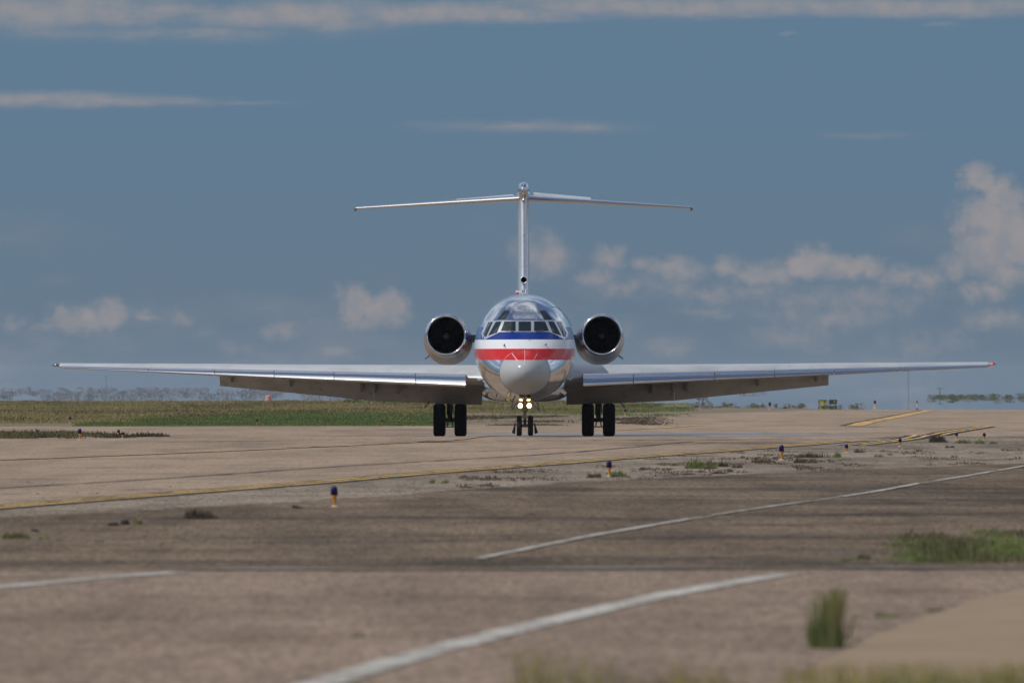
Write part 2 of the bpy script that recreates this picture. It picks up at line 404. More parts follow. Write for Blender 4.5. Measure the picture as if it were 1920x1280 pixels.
line('black_line_border', cl, .34, M['blackline'], -.012, 0, .05)
line('orange_centre_line', cl, .17, M['orange'], -.006, 0, .03)
c2 = [(1150,806),(1230,802),(1310,797)]
line('orange_centre_line', c2, .45, M['orange'], -.006, 0, .05, 4)
c3 = [(1598,798),(1620,792),(1660,785),(1700,777),(1742,769.5)]
line('black_line_border', c3, 1.0, M['blackline'], -.012, -.05, .12, 6)
line('orange_lead_line', c3, .75, M['orange'], -.006, .1, .1, 6)
line('dark_pavement_joint', [(-100,917),(0,912),(300,895),(640,872),(1000,852),(1240,832),(1300,827)], .13, M['blackline'], -.006, 0, .12)
line('dark_pavement_joint', [(1120,812),(1300,814.5),(1450,819),(1600,824)][::-1] if False else [(900,845),(1100,836),(1330,829),(1560,823.5),(1920,821.5)], .10, M['blackline'], -.005, 0, .12)
line('white_edge_line', [(-200,1118),(0,1097),(170,1083),(335,1071)], .30, M['whiteline'], .004, 0, .02)
line('white_edge_line', [(560,1292),(640,1268),(780,1225),(920,1190),(1090,1150),(1250,1112),(1360,1094),(1475,1076)], .30, M['whiteline'], .004, 0, .02)
LB, kb_ = xof(edge([(898,1046),(1100,1005),(1300,971),(1450,948),(1530,938),(1640,922),(1730,905),(1800,895),(1862,884)]))
for a_, b_, w_ in ((1040,886,.045),(1046,1006,.12),(1004.5,972,.14),(966,939,.09),(931,906,.14),(901,884,.14)):
    pp = [((LB(dd)/dd*F_PX)+960, HZ+F_PX*CAM_H/dd) for dd in [F_PX*CAM_H/(yy-HZ) for yy in [a_+(b_-a_)*q/6 for q in range(7)]]]
    line('white_edge_line', pp, w_, M['whiteline'], .001 if w_ < .05 else .004, 0, .03, .8)
line('white_edge_line', [(1872,882.5),(1920,874),(2100,850)], .14, M['whiteline'], .004, 0, .03, 1)
line('faint_orange_line', [(360,975),(600,962),(900,958)][::1] if False else [(1000,880),(700,893),(660,897)], .05, M['orange'], -.004, 0, .05)

# wandering tar-filled cracks and stains
M['crack'] = mat('tar_crack', (.07,.06,.055), .9, spec=.03, var=[(2,.45,.62,(.17,.135,.105))])
rc = random.Random(21); V_, F_ = [], []
for i in range(70):
    py = rc.uniform(822, 1060) if i < 56 else rc.uniform(800, 830); px = rc.uniform(-50, 1920); x, y, _ = at(px, py)
    L_ = rc.uniform(1.5, 7)*y/200; sl = rc.uniform(-1.5, 2.5); st_ = .18*y/200; n_ = int(L_/st_); th = rc.uniform(.15, .5)*(y/200)**1.5; yy = y
    for j in range(n_):
        yy += sl*st_*.5+rc.gauss(0, .22)*(y/200); q = max(.1, math.sin(math.pi*j/n_))*th*rc.uniform(.3, 1.4); V_ += [(x+j*st_, yy-q/2, gz(yy)-.0012+i*4e-5), (x+j*st_, yy+q/2, gz(yy)-.0012+i*4e-5)]
        if j: k = len(V_); F_.append((k-4, k-2, k-1, k-3))
o = obj('pavement_cracks', V_, F_, M['crack']); tag(o, 'thin dark tar-filled cracks wandering over the taxiway and apron', kind='stuff')

# glossy sheet added to imitate the mirage behind the wheels
vs, fs = [], []
for i in range(60):
    t = i/59; x = -3.5+t*16
    a = 427+2*mnoise.noise(Vector((x*.4, 0, 0)))+abs(t-.4)*9; b = a+(26+10*mnoise.noise(Vector((x*.5, 3, 0))))*max(.05, math.sin(math.pi*t))**.6
    vs += [(x, a, -.016), (x, b, -.016)]
fs = [(2*i, 2*i+2, 2*i+3, 2*i+1) for i in range(59)]
tag(obj('mirage_strip', vs, fs, M['mirage_gloss']), 'glossy sheet imitating a bluish mirage on the taxiway behind the wheels', 'mirage_strip')

# ------------------------------------------------------------------ AIRLINER
NX, NY = .42, 398.0
air = thing('airliner', 'polished silver twin-engine jet airliner with red white and blue stripes, taxiing head-on', 'airplane', (NX, NY, 0))
FT = [ # s, top, bottom, half width, widest z
 (0,2.22,2.22,0.0,2.22),(.03,2.36,2.08,.15,2.22),(.14,2.52,1.92,.33,2.22),(.4,2.70,1.73,.55,2.21),(.7,2.84,1.58,.71,2.20),(1.0,2.96,1.47,.84,2.20),
 (1.5,3.22,1.36,1.06,2.30),(1.95,3.50,1.30,1.23,2.42),(2.3,3.78,1.275,1.34,2.52),(2.6,4.02,1.26,1.42,2.62),(3.2,4.34,1.25,1.54,2.78),(4.0,4.60,1.24,1.62,2.92),
 (5.0,4.75,1.24,1.66,2.98),(6.5,4.81,1.24,1.67,3.0),(32,4.81,1.24,1.67,3.0),(36,4.81,2.0,1.5,3.4),(40,4.75,3.2,.8,4.0),(43,4.62,4.1,.12,4.35)]
fT, fB, fW, fC = [pchip(FT, k) for k in (1, 2, 3, 4)]
def surf_s(x, z):
    lo, hi = 0.0, 8.0
    for _ in range(30):
        s = (lo+hi)/2; Wd, C, T, B = fW(s), fC(s), fT(s), fB(s)
        if Wd < 1e-6: lo = s; continue
        q = (x/Wd)**2+((z-C)/((T-C) if z > C else (C-B)))**2
        if q > 1: lo = s
        else: hi = s
    return hi
def Fm(x, z):
    s = surf_s(x, z)
    if abs(x) < .40 and 3.46 < z < 4.62:
        wgt = max(0, min(1, (z-3.46)/.06))*(lambda t: t*t*(3-2*t))(max(0, min(1, (4.62-z)/.42)))
        s = s+(surf_s(.40, z)-s)*wgt
    return s
def ring(s, n=128):
    C, T, B, Wd = fC(s), fT(s), fB(s), fW(s); out = []
    for k in range(n):
        a = 2*math.pi*k/n; x = Wd*math.sin(a); z = C+math.cos(a)*((T-C) if math.cos(a) > 0 else (C-B))
        out.append((x, (Fm(x, z) if abs(x) < .40 and s < 6 and 3.46 < z < 4.62 else s), z))
    return out
ss = [1.0+.0*0]+[1.0+i*.06 for i in range(1, 90)]
ss += [6.6+i*1.5 for i in range(17)]+[32,33,34,35,36,37,38,39,40,41,42,43]
body = obj('fuselage', *loft([ring(s) for s in ss], False, True), M['livery'], air, smooth=25)
rs = [.0008,.005,.015,.03,.06,.1,.14,.2,.27,.35,.45,.55,.65,.75,.85,.93,.985]
rad = obj('radome', *loft([ring(s) for s in rs], True, True), M['radome'], air, smooth=True)
def on_surf(x, z, off=0.0):
    e = .02; s = Fm(x, z)
    dx = (Fm(x+e, z)-Fm(x-e, z))/(2*e); dz_ = (Fm(x, z+e)-Fm(x, z-e))/(2*e)
    nrm = Vector((dx, -1, dz_)).normalized()
    nrm = Vector((-0, -1, 0)) if not math.isfinite(nrm.x) else nrm
    return Vector((x, s, z))+nrm*off
def patch(quad, off, n=6, depth=.0):
    (a, b, c, d) = [Vector((p[0], p[1])) for p in quad]; vs = []
    for i in range(n+1):
        for j in range(n+1):
            u, v = i/n, j/n
            p = (a*(1-u)+b*u)*(1-v)+(d*(1-u)+c*u)*v
            vs.append(on_surf(p.x, p.y, off))
    fs = [(i*(n+1)+j, (i+1)*(n+1)+j, (i+1)*(n+1)+j+1, i*(n+1)+j+1) for i in range(n) for j in range(n)]
    return vs, fs
def grow(q, g):
    c = Vector((sum(p[0] for p in q)/4, sum(p[1] for p in q)/4))
    return [tuple(Vector(p)+(Vector(p)-c).normalized()*g) for p in q]
def zz(px, py):  # from the enlarged view of the nose (4.13x, origin 780,520) to metres off the aircraft's axis
    return ((px/4.13+780-984.3)/57.1, 2+(710-(py/4.13+520))/57.1)
# silver surround of the cockpit windows (left half, mirrored)
sur = [[zz(538,335),zz(665,335),zz(650,424),zz(530,484)],[zz(665,335),zz(790,335),zz(790,424),zz(650,424)],[zz(790,335),zz(843,335),zz(843,424),zz(790,424)],
       [zz(550,340),zz(545,345),zz(522,482),zz(508,430)]]
def mq(q): return [(-p[0], p[1]) for p in q][::-1]
ps = [patch(q, .006, 8) for q in sur]+[patch(mq(q), .006, 8) for q in sur]
obj('window_surround', *join(*ps), M['frame'], air, smooth=True)
PN = [[zz(565,448),zz(628,424),zz(660,346),zz(620,350)],[zz(526,432),zz(545,458),zz(594,350),zz(562,354)],
      [zz(664,413),zz(768,414),zz(768,346),zz(692,347)],[zz(638,320),zz(690,318),zz(724,262),zz(686,262)]]
panes = PN+[mq(q) for q in PN]+[[zz(800,414),zz(886,414),zz(886,347),zz(800,347)]]
panes[-1] = [(-.185, zz(0,414)[1]), (.185, zz(0,414)[1]), (.185, zz(0,347)[1]), (-.185, zz(0,347)[1])]
for q in panes:
    f = obj('cockpit_window', *patch(grow(q, .028), .010, 6), M['seal'], air, smooth=True)
    obj('pane', *patch(q, .016, 6), M['glass'], f, smooth=True)
# wipers, pitot tubes, strakes
for sg in (-1, 1):
    p = [on_surf(sg*x, z, .035) for x, z in ((.62,3.555),(.50,3.575),(.42,3.52),(.36,3.51))]
    obj('wiper', *tube(p, .012, 6), M['seam'], air)
    a = on_surf(sg*.66, 3.13, 0); b = a+Vector((sg*.03, -.14, -.03)); c = b+Vector((sg*.02, -.12, .04)) if sg > 0 else b+Vector((.01, -.10, -.03))
    obj('pitot_tube', *tube([a, b, c], .016, 6), M['seam'], air)
    a = on_surf(sg*1.42, 2.02, -.03)
    k = [(sg*1.36, a.y+.6, 1.99), (sg*1.50, a.y-.1, 1.97), (sg*1.58, a.y+.4, 2.03), (sg*1.62, a.y+1.2, 2.05), (sg*1.5, a.y+1.4, 2.01)]
    obj('nose_strake', *join((k+[(x, y, z-.035) for x, y, z in k], [(0,1,2,3,4),(9,8,7,6,5)]+[(i, 5+i, 5+(i+1) % 5, (i+1) % 5) for i in range(5)])), M['wing'], air)
a = on_surf(.12, 3.30, 0)
obj('air_data_probe', *tube([a, a+Vector((0,-.12,.03))], .014, 6), M['seam'], air)
def surf_line(pts, r, n=10, off=.004):
    out = []
    for (x0, z0), (x1, z1) in zip(pts, pts[1:]):
        for i in range(n): t = i/n; out.append(on_surf(x0+(x1-x0)*t, z0+(z1-z0)*t, off))
    out.append(on_surf(*pts[-1], off))
    return tube(out, r, 5)
for q, r in (((zz(745,590), zz(790,650)), .009), ((zz(843,563), zz(843,685)), .005), ((zz(940,590), zz(905,650)), .005)):
    obj('diverter_strip', *surf_line(q, r), M['strip'], rad)
# radome rim
rg = ring(.99, 96); obj('radome_seam', *tube([Vector(p)+Vector((0,0,0)) for p in rg]+[Vector(rg[0])], .003, 4), M['alu_dull'], rad)
obj('door_outline', *surf_line([zz(1050,226), zz(1100,230), zz(1150,275), zz(1190,330), zz(1212,372)], .007, 12), M['seam'], air)
a = Vector((-.93, 4.2, 1.50)); obj('belly_antenna', *tube([(-.92,5,1.5),(-.96,4.95,1.36)], .02, 6), M['seam'], air)
# belly fairing at the wing
def ering(s, Wd, T, B, n=64, e=.55):
    c = (T+B)/2
    return [(Wd*math.copysign(abs(math.sin(a))**e, math.sin(a)), s, c+(T-B)/2*math.copysign(abs(math.cos(a))**e, math.cos(a))) for a in [2*math.pi*k/n for k in range(n)]]
obj('belly_fairing', *loft([ering(15.0,.9,1.9,1.30),ering(16.0,1.35,2.1,1.22),ering(17.5,1.50,2.3,1.205),ering(26,1.50,2.3,1.205),ering(28,1.3,2.0,1.3)], True, True), M['alu'], air, smooth=True)

# wings
SC = 54.2
WT = [ # x out, crest z, slat top z, slat bottom z
 (1.3,2.47,2.14,1.66),(2.0,2.475,2.17,1.70),(4.0,2.485,2.22,1.80),(8.5,2.51,2.315,2.01),(10.6,2.535,2.36,2.12),(13.0,2.545,2.41,2.24),(16.1,2.565,2.48,2.375)]
def wle(x): return 17.7+(x-1.67)*.515
def wch(x): return interp(x, [(1.3,6.7),(5.2,4.75),(16.1,1.35)])
def wte_z(x): zc, zb = interp(x, WT, 1), interp(x, WT, 3); return zc-.62*(zc-zb)
def wsec(x):
    zc, zt, zb = [interp(x, WT, k) for k in (1, 2, 3)]; le, c = wle(x), wch(x); th = zc-(zb+.10*(zc-zb)/.77)
    up = [(.0,.36),(.004,.44),(.015,.53),(.05,.70),(.12,.88),(.22,.97),(.35,1.0),(.55,.95),(.75,.80),(.93,.60)]
    lo = [(.93,.565),(.7,.30),(.5,.12),(.3,.03),(.15,.03),(.05,.12),(.015,.22),(.004,.29)]
    return [(x, le+u*c, zc-th+w_*th) for u, w_ in up+lo]
for sg in (-1, 1):
    wg_vs, wg_fs = loft([wsec(x) for x in (1.3,2,3,4,5.2,6.5,8.5,10.6,13,14.5,16.1)], True, True)
    wing = obj('wing', *mirror((wg_vs, wg_fs), sg), M['wing'], air, smooth=35)
    # slat panels
    seams = [1.99,3.71,6.51,8.58,10.65,12.97,16.06]
    SP = [(0.12,1.0),(-.12,.985),(-.35,.90),(-.58,.75),(-.78,.55),(-.90,.36),(-.95,.22),(-.94,.10),(-.86,.02),(-.76,.0),(-.68,.05),(-.62,.2),(-.45,.5),(-.2,.78),(0.1,.93)]
    def ssec(x):
        zt, zb = interp(x, WT, 2), interp(x, WT, 3); le = wle(x); cs = interp(x, [(1.3,.85),(16.1,.34)])
        return [(x, le+.02+u*cs, zb+w_*(zt-zb)) for u, w_ in SP]
    for a, b in zip(seams, seams[1:]):
        n = 6
        obj('slat', *mirror(loft([ssec(a+.012+(b-a-.024)*i/n) for i in range(n+1)], True, True), sg), M['slat'], wing, smooth=30)
    # flaps
    FZ = [(1.45,1.11),(3.2,1.17),(5.2,1.25),(6.5,1.385),(10.55,1.775)]
    def fsec(x):
        le, c = wle(x), wch(x); z0 = wte_z(x)+.04; zf = interp(x, FZ); y0 = le+c*.88; L = interp(x, [(1.45,1.75),(10.55,.75)])
        dy = math.sqrt(max(.04, L*L-(z0-zf)**2)); t = .17*L/1.7
        P = [(0,0,.0),(.0,0,t*.6),(.15,-.12,t),(.5,-.47,t*.8),(1,-1,.012),(1,-1,-.012),(.6,-.62,-t*.35),(.3,-.36,-t*.5),(.08,-.12,-t*.6)]
        return [(x, y0+u*dy+v*.5, z0+w_*(z0-zf)+v) for u, w_, v in P]
    for a, b in ((1.46,5.192),(5.20,10.55)):
        n = 6
        obj('flap', *mirror(loft([fsec(a+(b-a)*i/n) for i in range(n+1)], True, True), sg), M['under'], wing, smooth=35)
    for x in (10.1,8.06,5.6,5.13,4.35):
        zb = interp(x, WT, 3)+.14; zf = interp(x, FZ); le, c = wle(x), wch(x); h = .55*(zb-zf)+.02
        y = le+c*.55
        P = [(y, zb+.05), (y+.3*c, zb+.05), (y+.5*c, zb-h*.9), (y+.42*c, zb-h-.04), (y+.1*c, zb-.05)]
        t = .028
        vs = [(x-t, p, q) for p, q in P]+[(x+t+.03, p, q) for p, q in P]
        fs = [(4,3,2,1,0),(5,6,7,8,9)]+[(i, (i+1) % 5, 5+(i+1) % 5, 5+i) for i in range(5)]
        obj('flap_hinge_fairing', *mirror((vs, fs), sg), M['gear'], wing)
    # wing tip lens
    y0 = wle(16.1)
    zc = 2.50
    rings = []
    for x, r in ((16.04,.03),(16.1,.060),(16.2,.066),(16.3,.05),(16.38,.02),(16.4,.004)):
        rings.append([(x, y0+.5+6*r*math.cos(a), zc+r*math.sin(a)) for a in [2*math.pi*k/14 for k in range(14)]])
    obj('tip_fairing', *mirror(loft(rings, True, True), sg), M['alu_dull'], wing, smooth=True)
    vs, fs = tube([(16.20*sg, y0+.06, zc), (16.20*sg, y0+.12, zc)], [.03,.035], 10)
    obj('navigation_light', vs, fs, M['tip'] if sg > 0 else M['greenlens'], wing)
    # stall fence / root seal
# tail
def fin_sec(z):
    t = (z-4.6)/4.2; le = 34.6+t*4.9; te = 40.9+t*2.2; c = te-le; hw = .215-.02*t
    P = [(0,0),(.001,.12),(.004,.25),(.010,.38),(.022,.52),(.045,.68),(.1,.87),(.22,1),(.45,.95),(.75,.5),(1,.03)]
    return [(hw*w_, le+u*c, z) for u, w_ in P]+[(-hw*w_, le+u*c, z) for u, w_ in P[::-1]]
fin = obj('tail_fin', *loft([fin_sec(z) for z in (4.6,5.2,6,7,8,8.8)], True, True), M['finm'], air, smooth=30)
br = []
for s, r in ((38.3,.02),(38.34,.10),(38.45,.17),(38.7,.23),(39.2,.27),(40.5,.27),(42,.2),(43.4,.03)):
    br.append([(.86*r*math.sin(a), s, 8.74+(1.1*r if math.cos(a) > 0 else 1.5*r)*math.cos(a)) for a in [2*math.pi*k/28 for k in range(28)]])
obj('bullet_fairing', *loft(br, True, True), M['alu'], fin, smooth=40)
sp_ = []
for s, r in ((34.2,.10),(34.17,.115),(34.2,.133),(34.5,.14),(36.2,.13)):
    sp_.append([(r*math.sin(a), s, 5.50+r*math.cos(a)) for a in [2*math.pi*k/24 for k in range(24)]])
ram = obj('ram_air_inlet', *loft(sp_), M['frame'], fin, smooth=True)
obj('inlet_throat', *tube([(0,34.24,5.5),(0,34.3,5.5)], [.108,.1], 20), M['black'], ram)
obj('fin_light', *tube([(0,37.05,7.08),(0,37.35,7.08)], .022, 8), M['seam'], fin)
obj('dorsal_fillet', *loft([[(.03*math.sin(a)*k, s, 4.78+.12*k*math.cos(a)) for a in [2*math.pi*i/12 for i in range(12)]] for s, k in ((31.5,.2),(33,1.5),(35,3.4),(36,4))], True, True), M['alu'], fin, smooth=True)
# beacon and antennas on the crown
bc = obj('beacon', *join(tube([(-.24,9,4.78),(-.24,9,4.88)], [.05,.04], 10)), M['red'], air)
obj('crown_antenna', *box((-.27,10,4.86),(.03,.3,.2)), M['white'], air)
obj('crown_antenna', *box((-.17,11,4.92),(.26,.25,.06)), M['white'], air)
obj('crown_antenna', *box((-.06,11,4.86),(.035,.25,.2)), M['white'], air)
obj('crown_antenna', *box((.04,14,4.88),(.03,.3,.3)), M['white'], air)
for sg in (-1, 1):
    def st(x, z, le, c, t):
        P = [(0,0),(.01,.35),(.05,.7),(.2,1),(.5,.85),(.8,.4),(1,.02)]
        return [(x, le+u*c, z+w_*t) for u, w_ in P]+[(x, le+u*c, z-w_*t) for u, w_ in P[::-1]]
    rings = [st(x, 8.46-(x-.2)*.052, 39.3+(x-.2)*.50, interp(x, [(.2,3.1),(6.05,1.15)]), interp(x, [(.2,.115),(6.05,.045)])) for x in (.15,1,2,3,4,5,5.8,6.05)]
    stab = obj('tailplane', *mirror(loft(rings, True, True), sg), M['slat'], air, smooth=30)
    up = .10 if sg < 0 else .17
    vs = []
    for x in (.36, 2.42):
        z = 8.46-(x-.2)*.052; le = 39.3+(x-.2)*.5; c = interp(x, [(.2,3.1),(6.05,1.15)]); k = 1 if x < 1 else .72
        vs += [(x, le+c*.55, z+.04), (x, le+c*1.0, z+(.10+up)*k), (x, le+c*1.0, z+(.10+up)*k-.05), (x, le+c*.55, z-.02)]
    obj('elevator_panel', *mirror((vs, [(0,1,5,4),(1,2,6,5),(2,3,7,6),(3,0,4,7),(3,2,1,0),(4,5,6,7)]), sg), M['wing'], stab)
    obj('tip_weight', *mirror(tube([(6.06,42.1,8.10),(6.06,43.3,8.08)], [.045,.03], 10), sg), M['gear'], stab)

# engines
for sg in (-1, 1):
    E0 = 31.2
    prof = [(.95,.60,2.735,3.50),(.30,.60,2.74,3.525),(.12,.615,2.74,3.53),(.03,.645,2.74,3.53),(0,.68,2.74,3.53),(.03,.715,2.74,3.53),(.12,.745,2.738,3.525),(.35,.775,2.73,3.51)]
    n = 48
    def er(u, r, cx, cz): return [(cx+r*math.sin(2*math.pi*k/n), E0+u, cz+r*math.cos(2*math.pi*k/n)) for k in range(n)]
    eng = obj('engine_nacelle', *mirror(loft([er(*p) for p in [(.35,.772,2.73,3.51),(.8,.81,2.71,3.46),(1.5,.84,2.685,3.38),(2.8,.855,2.67,3.33),(4.4,.84,2.66,3.32),(5.6,.74,2.66,3.32),(6.5,.56,2.66,3.32)]], False, True), sg), M['alu_dull'], air, smooth=True)
    obj('inlet_lip', *mirror(loft([er(*p) for p in prof[2:]]), sg), M['slat'], eng, smooth=True)
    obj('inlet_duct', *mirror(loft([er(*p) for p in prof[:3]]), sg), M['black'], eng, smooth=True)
    bl = []
    for k in range(24):
        a0 = 2*math.pi*k/24; a1 = a0+.16
        q = [(2.735+r*math.sin(a), E0+.86+dy*.5, 3.5+r*math.cos(a)) for r, a, dy in ((.1,a0,0),(.6,a0,0),(.6,a1,.09),(.1,a1,.06))]
        bl.append((q, [(0,1,2,3)]))
    bl.append((er(.94,.6,2.735,3.5), [tuple(range(n))]))
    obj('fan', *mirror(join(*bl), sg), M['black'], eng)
    sp_ = [[(2.735+r*math.sin(2*math.pi*k/20), E0+u, 3.5+r*math.cos(2*math.pi*k/20)) for k in range(20)] for u, r in ((.50,.006),(.53,.05),(.6,.09),(.8,.12))]
    obj('spinner', *mirror(loft(sp_, True, True), sg), M['gear'], eng, smooth=True)
    vs, fs = box((1.8, E0+2.9, 3.42), (.75, 3.6, .26)); obj('engine_pylon', *mirror((vs, fs), sg), M['gear'], air)
    vs, fs = join(tube([(3.36, E0+3.2, 2.82), (3.50, E0+3.35, 2.72)], .035, 6)); obj('drain_mast', *mirror((vs, fs), sg), M['alu_dull'], eng)

# landing gear
def tyre(c, r, wd):
    h = wd/2
    P = [(-h*.72,r*.55),(-h*.95,r*.66),(-h,r*.76),(-h*.98,r*.84),(-h*.90,r*.91),(-h*.78,r*.955),(-h*.62,r*.985),(-h*.45,r),(-h*.36,r),(-h*.33,r*.985),(-h*.28,r),(-h*.05,r),(-.0,r*.985),(h*.05,r),(h*.28,r),(h*.33,r*.985),(h*.36,r),(h*.45,r),(h*.62,r*.985),(h*.78,r*.955),(h*.90,r*.91),(h*.98,r*.84),(h,r*.76),(h*.95,r*.66),(h*.72,r*.55)]
    return lathe_x(P, c, 40)
GS = 25.0
for sg in (-1, 1):
    gx = sg*2.57
    g = obj('main_gear', *join(tube([(gx,GS,.58),(gx,GS,1.25),(gx,GS-.1,2.1)], [.085,.085,.15], 14), tube([(gx-sg*.30,GS,.58),(gx+sg*.30,GS,.58)], .07, 10),
            tube([(gx,GS-.12,1.15),(gx,GS-.32,.85),(gx,GS-.12,.6)], .035, 6), tube([(gx-.10,GS-.1,.75),(gx-.08,GS-.1,1.5)], .02, 6), tube([(gx+.12,GS-.1,.8),(gx+.07,GS-.1,1.5)], .02, 6),
            tube([(gx,GS,1.2),(gx-sg*1.0,GS+.4,2.0)], .06, 8)), M['gear'], air, smooth=40)
    obj('brake_linkage', *join(tube([(gx-.20,GS-.42,.34),(gx+.20,GS-.42,.34)], .022, 6), tube([(gx-.10,GS-.42,.34),(gx-.06,GS-.2,.58)], .022, 6), tube([(gx+.10,GS-.42,.34),(gx+.06,GS-.2,.58)], .022, 6), tube([(gx-.13,GS-.42,.52),(gx+.13,GS-.42,.52)], .016, 6)), M['gear'], g)
    for k in (-1, 1):
        t = obj('wheel', *tyre((gx+k*.365, GS, .575), .575, .425), M['rubber'], g, smooth=35)
        obj('rim', *lathe_x([(-.12,.30),(-.13,.1),(-.16,.06),(.16,.06),(.13,.1),(.12,.30)], (gx+k*.365, GS, .575), 24), M['gear'], t)
    a = (sg*2.93, GS-.3, 1.62); b = (sg*3.47, GS-.3, 1.0)
    obj('gear_door', *join(([(a[0]-.012,a[1],a[2]),(a[0]+.02,a[1],a[2]),(b[0]+.04,b[1],b[2]),(b[0]-.012,b[1],b[2]),
        (a[0]-.012,a[1]+1.1,a[2]),(a[0]+.02,a[1]+1.1,a[2]),(b[0]+.04,b[1]+1.1,b[2]),(b[0]-.012,b[1]+1.1,b[2])],
        [(0,1,2,3),(7,6,5,4),(0,4,5,1),(1,5,6,2),(2,6,7,3),(3,7,4,0)])), M['gear'], g)
nz0, ns = .13, 3.0
g = obj('nose_gear', *join(tube([(0,ns,nz0+.33),(0,ns,.86),(0,ns-.02,1.5)], [.045,.05,.085], 14), tube([(-.24,ns,nz0+.33),(.24,ns,nz0+.33)], .05, 10), tube([(0,ns-.06,.9),(0,ns-.2,.7),(0,ns-.06,.5)], .03, 6),
        tube([(-.1,ns-.05,.98),(.1,ns-.05,.98)], .05, 8), tube([(-.05,ns-.1,.95),(-.09,ns-.1,1.2)], .02, 6), tube([(.05,ns-.1,.95),(.09,ns-.1,1.2)], .02, 6)), M['gearlit'], air, smooth=40)
for k in (-1, 1):
    t = obj('wheel', *tyre((k*.185, ns, nz0+.33), .33, .175), M['rubber'], g, smooth=35)
    obj('rim', *lathe_x([(-.05,.17),(-.06,.05),(.06,.05),(.05,.17)], (k*.185, ns, nz0+.33), 20), M['gearlit'], t)
    x = k*.30; vs = [(x,ns-.25,nz0+.42),(x+k*.03,ns-.25,nz0+.42),(x+k*.13,ns-.3,nz0+.10),(x+k*.02,ns-.3,nz0+.06),(x,ns+.4,nz0+.42),(x+k*.03,ns+.4,nz0+.42),(x+k*.13,ns+.4,nz0+.10),(x+k*.02,ns+.4,nz0+.06)]
    obj('spray_deflector', vs, [(0,1,2,3),(7,6,5,4),(0,4,5,1),(1,5,6,2),(2,6,7,3),(3,7,4,0)], M['rubber'], g)
    x0, x1 = k*.36, k*.47
    vs = [(x0,ns-.6,1.33),(x0+k*.04,ns-.6,1.33),(x1+k*.04,ns-.6,.93),(x1-k*.02,ns-.6,.90),(x0,ns+.5,1.33),(x0+k*.04,ns+.5,1.33),(x1+k*.04,ns+.5,.93),(x1-k*.02,ns+.5,.90)]
    dd = obj('nose_gear_door', vs, [(0,1,2,3),(7,6,5,4),(0,4,5,1),(1,5,6,2),(2,6,7,3),(3,7,4,0)], M['gearlit'], g)
    obj('door_rod', *tube([(k*.44,ns-.3,.98),(k*.24,ns-.1,1.22)], .016, 6), M['gear'], dd)
    lm = obj('landing_light', *tube([(k*.145-.005,ns-.10,1.12),(k*.145-.005,ns-.2,1.12)], [.05,.077], 18), M['gear'], g)
    vs, fs = loft([[(k*.145-.005+r*math.sin(a), ns-.205-y, 1.12+r*1.12*math.cos(a)) for a in [2*math.pi*i/18 for i in range(18)]] for y, r in ((0,.076),(.03,.068),(.045,.04),(.05,.01))], False, True)
    obj('lens', vs, fs, M['lamp'], lm, smooth=True)

# ------------------------------------------------------------------ taxiway edge lights
M['lblue'] = mat('blue_lens', (.010,.003,.055), .4, spec=.2)
M['lyel'] = mat('orange_yellow_post', (.60,.25,.015), .5)
M['lbase'] = mat('pale_base', (.45,.36,.28), .8)
def lz(prof, n=14): return loft([[(r*math.cos(2*math.pi*k/n), r*math.sin(2*math.pi*k/n), z) for k in range(n)] for z, r in prof], True, True)
def mk_light():
    t = thing('taxiway_light', '', 'taxiway light', group='taxiway edge lights')
    obj('post', *lz([(.03,.022),(.14,.026),(.175,.045),(.20,.052),(.208,.05)]), M['lyel'], t, smooth=40)
    obj('base', *lz([(0,.07),(.015,.07),(.035,.03)]), M['lbase'], t)
    obj('lens', *lz([(.208,.052),(.225,.062),(.31,.060),(.345,.048),(.36,.035),(.365,.012)]), M['lblue'], t, smooth=40)
    return t
def dup(o, parent=None):
    c = o.copy(); col.objects.link(c); c.parent = parent
    for ch in children(o): dup(ch, c)
    return c
LG = [(627,948,40,'nearest and tallest blue taxiway light, on an orange post left of the nose wheel'),
 (1142,892,30,'blue taxiway light among low weeds beside the double yellow line right of the nose wheel'),
 (1465,862,29,'blue taxiway light standing between the double yellow line and brown weeds, under the flap'),
 (1587,848,16,'blue taxiway light half hidden by a green weed on the right shoulder'),
 (1687,837,16,'blue taxiway light alone between two weed patches at the far right'),
 (1793,824,13,'blue taxiway light just right of the dark bush by the yellow line'),
 (1845,826,15,'rightmost blue taxiway light standing beside a low green weed'),
 (150,823,22,'blue taxiway light in the grassy island at left, the tallest of its four'),
 (69,816,13,'leftmost blue taxiway light, at the back of the grassy island'),
 (222,816,13,'rear blue light of the close pair at the right end of the grassy island'),
 (229.5,819.5,12,'front blue light of the close pair at the right end of the grassy island'),
 (131,792,13,'blue taxiway light standing in the tan grass beyond the pavement at left'),
 (482,796,12,'blue taxiway light in front of the bright green grass under the left wing'),
 (716,795,10,'small blue taxiway light on bare earth at the right end of the green grass'),
 (1172,779,13,'dark far taxiway light close beside the right main wheels'),
 (1443,768,15,'dark far taxiway light left of the yellow and black sign'),
 (1640,764,14,'dark far taxiway light first to the right of the black sign'),
 (1719,760,9,'dark far taxiway light second to the right of the black sign')]
L0 = mk_light()
for i, (px, py, h, lab) in enumerate(LG):
    o = L0 if i == 0 else dup(L0)
    p = at(px, py); o.location = (p[0], p[1], p[2]-.02 if p[1] < 700 else -.045)
    k = h/(F_PX*.365/p[1]); o.scale = (max(k, .8), max(k, .8), k); o['label'] = lab
    o.rotation_euler = (R(random.uniform(-2,2)), R(random.uniform(-2,2)), i)

